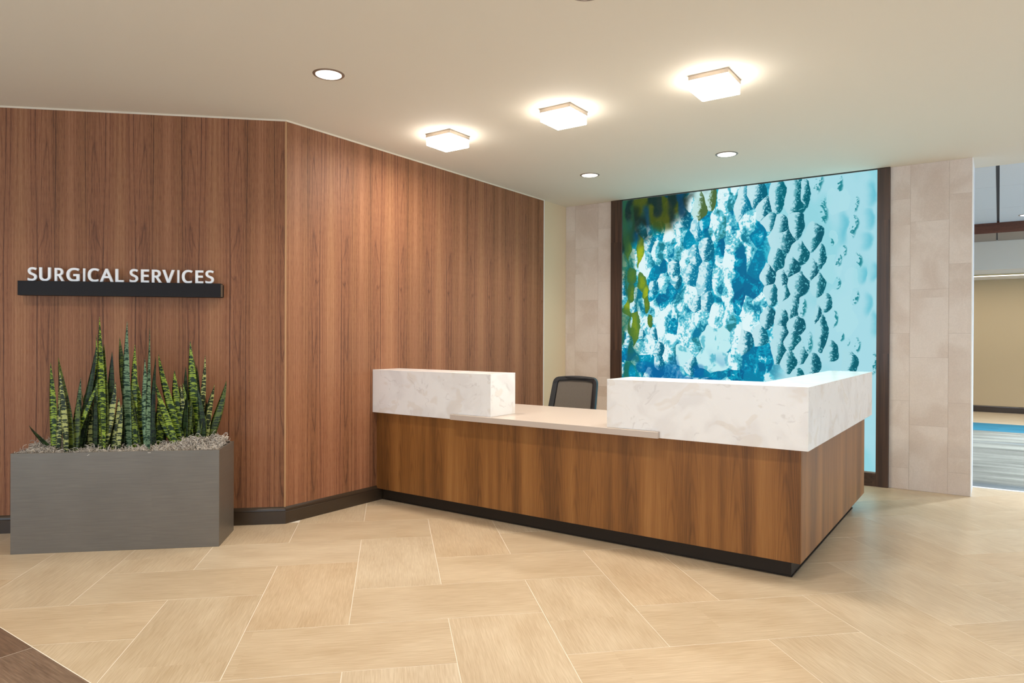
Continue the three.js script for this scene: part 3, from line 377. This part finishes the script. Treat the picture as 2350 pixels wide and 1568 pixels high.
// ------------------------------------------------------------------ wall sign
const onWall = (u, y, off) => [XL + Math.sin(ANG) * u + Math.cos(ANG) * off, y, ZC - Math.cos(ANG) * u + Math.sin(ANG) * off];
{
  const s = thing('wall_sign', 'white letters reading SURGICAL SERVICES on a black metal bar', 'sign', onWall(-1.7055, 1.5975, 0), TURN);
  const L = 1.2818, h = 0.0965;
  part('bar', metres(slab(0, L, 0, h, 0.012, 0.066, 0.0015)), phys({ color: 0x1d1817, metalness: 0.2, roughness: 0.5, specularIntensity: 0.5 }), s);
  part('wall_bracket', slab(0.012, L + 0.006, 0.004, h - 0.008, 0.0005, 0.012), std({ color: 0x171413, roughness: 0.6 }), s); part('end_cap', slab(L, L + 0.003, 0.006, h - 0.006, 0.018, 0.055), std({ color: 0x8a7d6c, roughness: 0.4, metalness: 0.5 }), s);
  const font = await new FontLoader().loadAsync('fonts/droid/droid_sans_regular.typeface.json'), white = phys({ color: 0xf2f2f4, roughness: 0.35 });
  const LET = [["S",-1.6542,-1.598],["U",-1.5835,-1.5119],["R",-1.4886,-1.4288],["G",-1.4159,-1.3347],["I",-1.314,-1.3004],["C",-1.2827,-1.2115],["A",-1.2073,-1.1208],["L",-1.1088,-1.0561],["S",-1.0188,-0.9645],["E",-0.9463,-0.8948],["R",-0.8766,-0.8127],["V",-0.8096,-0.7301],["I",-0.7135,-0.7006],["C",-0.6828,-0.6131],["E",-0.5946,-0.5431],["S",-0.5295,-0.4735]], cache = {};
  for (const [c, a, b] of LET) {
    const g = c === 'I' ? new RoundedBoxGeometry(0.02, 0.1, 0.015, 2, 0.0015) : new TextGeometry(c, { font, size: 0.1, depth: 0.012, curveSegments: 8, bevelEnabled: true, bevelThickness: 0.0015, bevelSize: 0.0032, bevelSegments: 2 }); g.computeBoundingBox(); const q = g.boundingBox; g.translate(-q.min.x, -q.min.y, 0);
    const tall = 'SGCOU'.includes(c) ? 0.0925 : 0.0905; g.scale((b - a) / (q.max.x - q.min.x), tall / (q.max.y - q.min.y), 1); g.computeVertexNormals();
    const low = 0; part('letter', g, white, s, [a + 1.7055, h + low, 0.034]).userData.label = 'white letter ' + c;
  }
}

// ------------------------------------------------------------------ planter with snake plants
const PU = 0.316, PV = 0.512, PL = 1.2014, PD = 0.3754, PH = 0.612;   // near right corner PU along the wall to the left, PV out from it
{
  const pos = onWall(-PU - PL, 0, PV), p = thing('planter', 'long grey metal planter box in front of the slanted wood wall', 'planter', pos, TURN);
  const brush = sized(tex(512, 512, (s, t) => { const g = 116 + (noise(s * 9, t * 420) - 0.5) * 10 + (fbm(s * 5, t * 5) - 0.5) * 8; return [g, g * 0.925, g * 0.83]; }), 0.8, 0.8);
  const m = phys({ map: brush, metalness: 0.45, roughness: 0.4 }), w = 0.012;
  part('front_wall', metres(slab(0, PL, 0, PH, -w, 0, 0.0015)), m, p); part('back_wall', metres(slab(0, PL, 0, PH, -PD, -PD + w, 0.0015)), m, p);
  part('side_wall', metres(slab(0, w, 0, PH, -PD + w, -w)), m, p); part('side_wall', metres(slab(PL - w, PL, 0, PH, -PD + w, -w)), m, p);
  part('liner', slab(w, PL - w, 0.01, PH - 0.045, -PD + w, -w), std({ color: 0x2b241d, roughness: 1 }), p).userData.label = 'dark planting bed';
  // dried moss over the bed
  const r = rng(9), curl = []; for (let v = 0; v < 3; v++) { const pts = []; for (let i = 0; i < 6; i++) { const a = i * (0.7 + 0.35 * v); pts.push(new THREE.Vector3(0.011 * Math.cos(a) * (1 + 0.2 * v) + 0.004 * i, 0.006 * Math.sin(a * 1.3) + 0.002 * i, 0.011 * Math.sin(a))); } curl.push(new THREE.TubeGeometry(new THREE.CatmullRomCurve3(pts), 9, 0.0014, 3)); }
  const moss = thing('dried_moss', 'pale grey dried moss covering the planter bed', 'moss', [pos[0], PH - 0.05, pos[2]], TURN); moss.userData.kind = 'stuff';
  const mm = std({ color: 0xffffff, roughness: 0.95 }), d = new THREE.Object3D(), col = new THREE.Color();
  const mound = (x, z) => 0.022 + 0.034 * fbm(x * 7 + 2, z * 7, 2) + 0.05 * smooth(0.35, 0.05, Math.hypot(x - PL + 0.16, (z + PD - 0.1) * 1.6)) + 0.03 * smooth(0.3, 0.05, Math.hypot(x - 0.12, (z + PD - 0.14) * 1.5));
  for (const g of curl) { const N = 1900, im = new THREE.InstancedMesh(g, mm, N); im.name = 'moss_strands'; shade(im); im.userData.kind = 'stuff';
    for (let i = 0; i < N; i++) { const x = 0.03 + r() * (PL - 0.06), z = -0.03 - r() * (PD - 0.06), hgt = mound(x, z); d.position.set(x, hgt * (1 - 0.5 * r() * r()), z); d.rotation.set(r() * 6.3, r() * 6.3, r() * 6.3); d.scale.setScalar(0.7 + 0.8 * r()); d.updateMatrix(); im.setMatrixAt(i, d.matrix); const k = 0.4 + 0.6 * r(); im.setColorAt(i, col.setRGB(0.78 * k, 0.69 * k, 0.59 * k)); }
    moss.add(im); }
  // leaves: clump, base along the wall, base out from the wall, tip along the wall, tip height, width, tone
  const LEAF = [[0,-1.356,0.329,-1.499,0.762,0.033,2],[0,-1.351,0.348,-1.382,1.157,0.041,0],[0,-1.219,0.423,-1.293,1.194,0.057,4],[0,-1.314,0.385,-1.313,1.122,0.033,1],[0,-1.236,0.442,-1.27,1.113,0.032,1],[0,-1.209,0.348,-1.105,1.259,0.039,2],[0,-1.204,0.329,-1.203,1.059,0.031,3],[0,-1.187,0.348,-1.096,1.144,0.028,2],[0,-1.23,0.404,-1.065,1.075,0.027,0],[0,-1.192,0.329,-1.16,1.005,0.033,2],[0,-1.194,0.423,-1.186,0.946,0.038,4],[1,-1.075,0.348,-1.111,1.337,0.031,0],[1,-1.033,0.423,-1.051,1.449,0.045,0],[1,-1.021,0.423,-1.029,1.277,0.041,4],[1,-1.14,0.329,-1.135,0.908,0.031,1],[1,-1.11,0.348,-1.105,1.0,0.028,2],[1,-1.042,0.423,-0.963,1.04,0.047,1],[2,-1.006,0.385,-0.992,1.229,0.04,2],[2,-0.847,0.348,-0.969,1.319,0.054,4],[2,-0.977,0.404,-0.946,0.937,0.039,1],[2,-0.947,0.423,-0.922,0.896,0.028,1],[2,-0.953,0.348,-0.942,0.896,0.023,2],[2,-0.907,0.348,-0.92,1.423,0.042,3],[2,-0.873,0.348,-0.883,1.271,0.037,0],[2,-0.835,0.291,-0.9,1.136,0.046,0],[2,-0.955,0.31,-0.913,0.727,0.023,2],[3,-0.768,0.423,-0.751,1.38,0.034,3],[3,-0.802,0.348,-0.809,1.18,0.034,3],[3,-0.768,0.348,-0.749,1.198,0.031,2],[3,-0.756,0.291,-0.747,0.932,0.041,0],[3,-0.758,0.348,-0.778,0.857,0.023,2],[4,-0.601,0.31,-0.747,1.21,0.041,0],[4,-0.621,0.329,-0.755,1.033,0.035,0],[4,-0.608,0.329,-0.749,0.818,0.049,0],[4,-0.576,0.291,-0.66,1.104,0.047,0],[4,-0.606,0.234,-0.642,1.001,0.03,2],[5,-0.583,0.253,-0.619,1.009,0.035,1],[5,-0.558,0.253,-0.61,1.021,0.034,0],[5,-0.571,0.215,-0.602,1.126,0.033,2],[5,-0.541,0.234,-0.568,1.296,0.051,0],[5,-0.539,0.197,-0.541,1.138,0.03,2],[5,-0.518,0.234,-0.476,1.202,0.029,1],[5,-0.514,0.263,-0.495,0.864,0.046,0],[5,-0.505,0.215,-0.478,0.91,0.03,2],[5,-0.48,0.244,-0.426,0.975,0.036,2],[5,-0.468,0.244,-0.411,1.007,0.031,1],[5,-0.463,0.225,-0.346,1.031,0.048,4],[5,-0.539,0.215,-0.553,1.176,0.033,4]];
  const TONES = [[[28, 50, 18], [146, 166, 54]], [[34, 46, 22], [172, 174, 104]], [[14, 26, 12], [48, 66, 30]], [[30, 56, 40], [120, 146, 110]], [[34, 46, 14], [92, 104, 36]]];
  const lm = TONES.map(([a, b], i) => phys({ roughness: 0.38, specularIntensity: 0.6, map: sized(tex(128, 512, (s, t) => {
    const x = s * 3, y = t * 52, w = y + 0.9 * (fbm(x * 2.2 + i * 9, y * 0.8, 3) - 0.5) + 0.35 * Math.abs(s - 0.5), n = noise(0.6 * x + i * 5, w * 1.7), m = smooth(0.42, 0.58, n + 0.22 * (noise(x * 5, w * 5) - 0.5) + (fbm(3 + i, y * 0.25, 2) - 0.5) * 0.5);
    let c = mix3(a, b, m); const g = (noise(s * 40, t * 30) - 0.5) * 14; c = [c[0] + g, c[1] + g, c[2] + g * 0.6]; return s < 0.05 || s > 0.95 ? mix3(c, b, 0.4) : c; }), 1, 0.42) }));
  const names = ['snake plant with a short leaf drooping over the left end of the planter', 'snake plant with the tallest thin pointed leaf, second clump from the left', 'snake plant in the middle of the planter with a tall blue green leaf', 'slim upright blue green snake plant right of the planter middle', 'snake plant whose bright leaves lean to the left, second clump from the right', 'bright yellow green snake plant at the right end of the planter'];
  const groups = []; const rr = rng(3);
  function leafGeo(b, t, w, seed) {                               // a thick channelled blade from base b to tip t
    const N = 14, q = rng(seed), bow = (q() - 0.5) * 0.035, twist = (q() - 0.5) * 1.0, yaw = (q() - 0.5) * 0.7, pos = [], uv = [], idx = []; const len = Math.hypot(t[0] - b[0], t[1] - b[1], t[2] - b[2]);
    const sec = [[-1, 0.0], [-0.5, -0.22], [0, -0.30], [0.5, -0.22], [1, 0.0], [0.5, -0.10], [0, -0.16], [-0.5, -0.10]];
    for (let i = 0; i <= N; i++) {
      const s = i / N, e = s * s * (3 - 2 * s) * 0.35 + s * 0.65; const x = mix(b[0], t[0], e) + bow * Math.sin(s * Math.PI), y = mix(b[1], t[1], s), z = mix(b[2], t[2], e) + bow * 0.6 * Math.sin(s * Math.PI);
      const hw = Math.max(0.0006, 0.5 * w * (0.62 + 0.38 * Math.sin(Math.min(1, s / 0.42) * Math.PI / 2)) * (s < 0.42 ? 1 : Math.pow(Math.max(0, 1 - ((s - 0.42) / 0.58) ** 1.7), 0.9))), a = yaw + twist * s, ca = Math.cos(a), sa = Math.sin(a);
      for (let j = 0; j < 8; j++) { const lx = sec[j][0] * hw * 1.3, lz = -sec[j][1] * hw * -1 ; pos.push(x + lx * ca + lz * sa, y, z - lx * sa + lz * ca + 0.0); uv.push((sec[j][0] + 1) / 2, s * len + seed * 0.137); }
      if (i) for (let j = 0; j < 8; j++) { const A = (i - 1) * 8 + j, B = (i - 1) * 8 + (j + 1) % 8, D = i * 8 + j, E = i * 8 + (j + 1) % 8; idx.push(A, B, D, B, E, D); }
    }
    const g = new THREE.BufferGeometry(); g.setAttribute('position', new THREE.Float32BufferAttribute(pos, 3)); g.setAttribute('uv', new THREE.Float32BufferAttribute(uv, 2)); g.setIndex(idx); g.computeVertexNormals(); return g;
  }
  const mid = names.map((_, k) => { const l = LEAF.filter((e) => e[0] === k); return [l.reduce((a, e) => a + e[1], 0) / l.length, l.reduce((a, e) => a + e[2], 0) / l.length]; });
  names.forEach((n, k) => { groups.push(thing('snake_plant', n, 'plant', onWall(mid[k][0], PH - 0.045, mid[k][1]), TURN, 'snake plants in the grey planter')); });
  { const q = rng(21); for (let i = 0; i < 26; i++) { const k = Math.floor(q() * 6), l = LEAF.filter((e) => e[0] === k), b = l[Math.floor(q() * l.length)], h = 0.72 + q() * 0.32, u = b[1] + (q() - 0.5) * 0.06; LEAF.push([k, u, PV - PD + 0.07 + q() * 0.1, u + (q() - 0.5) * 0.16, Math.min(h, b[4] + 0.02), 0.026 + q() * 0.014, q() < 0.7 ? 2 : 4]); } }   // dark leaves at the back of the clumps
  LEAF.forEach(([k, ub, off, ut, yt, w, tone], i) => { const lean = (rr() - 0.5) * 0.05; part('leaf', leafGeo([ub - mid[k][0], 0, off - mid[k][1]], [ut - mid[k][0], yt - PH + 0.045, off - mid[k][1] + lean], w, i + 1), lm[tone], groups[k]); });
}
renderer.render(scene, camera);
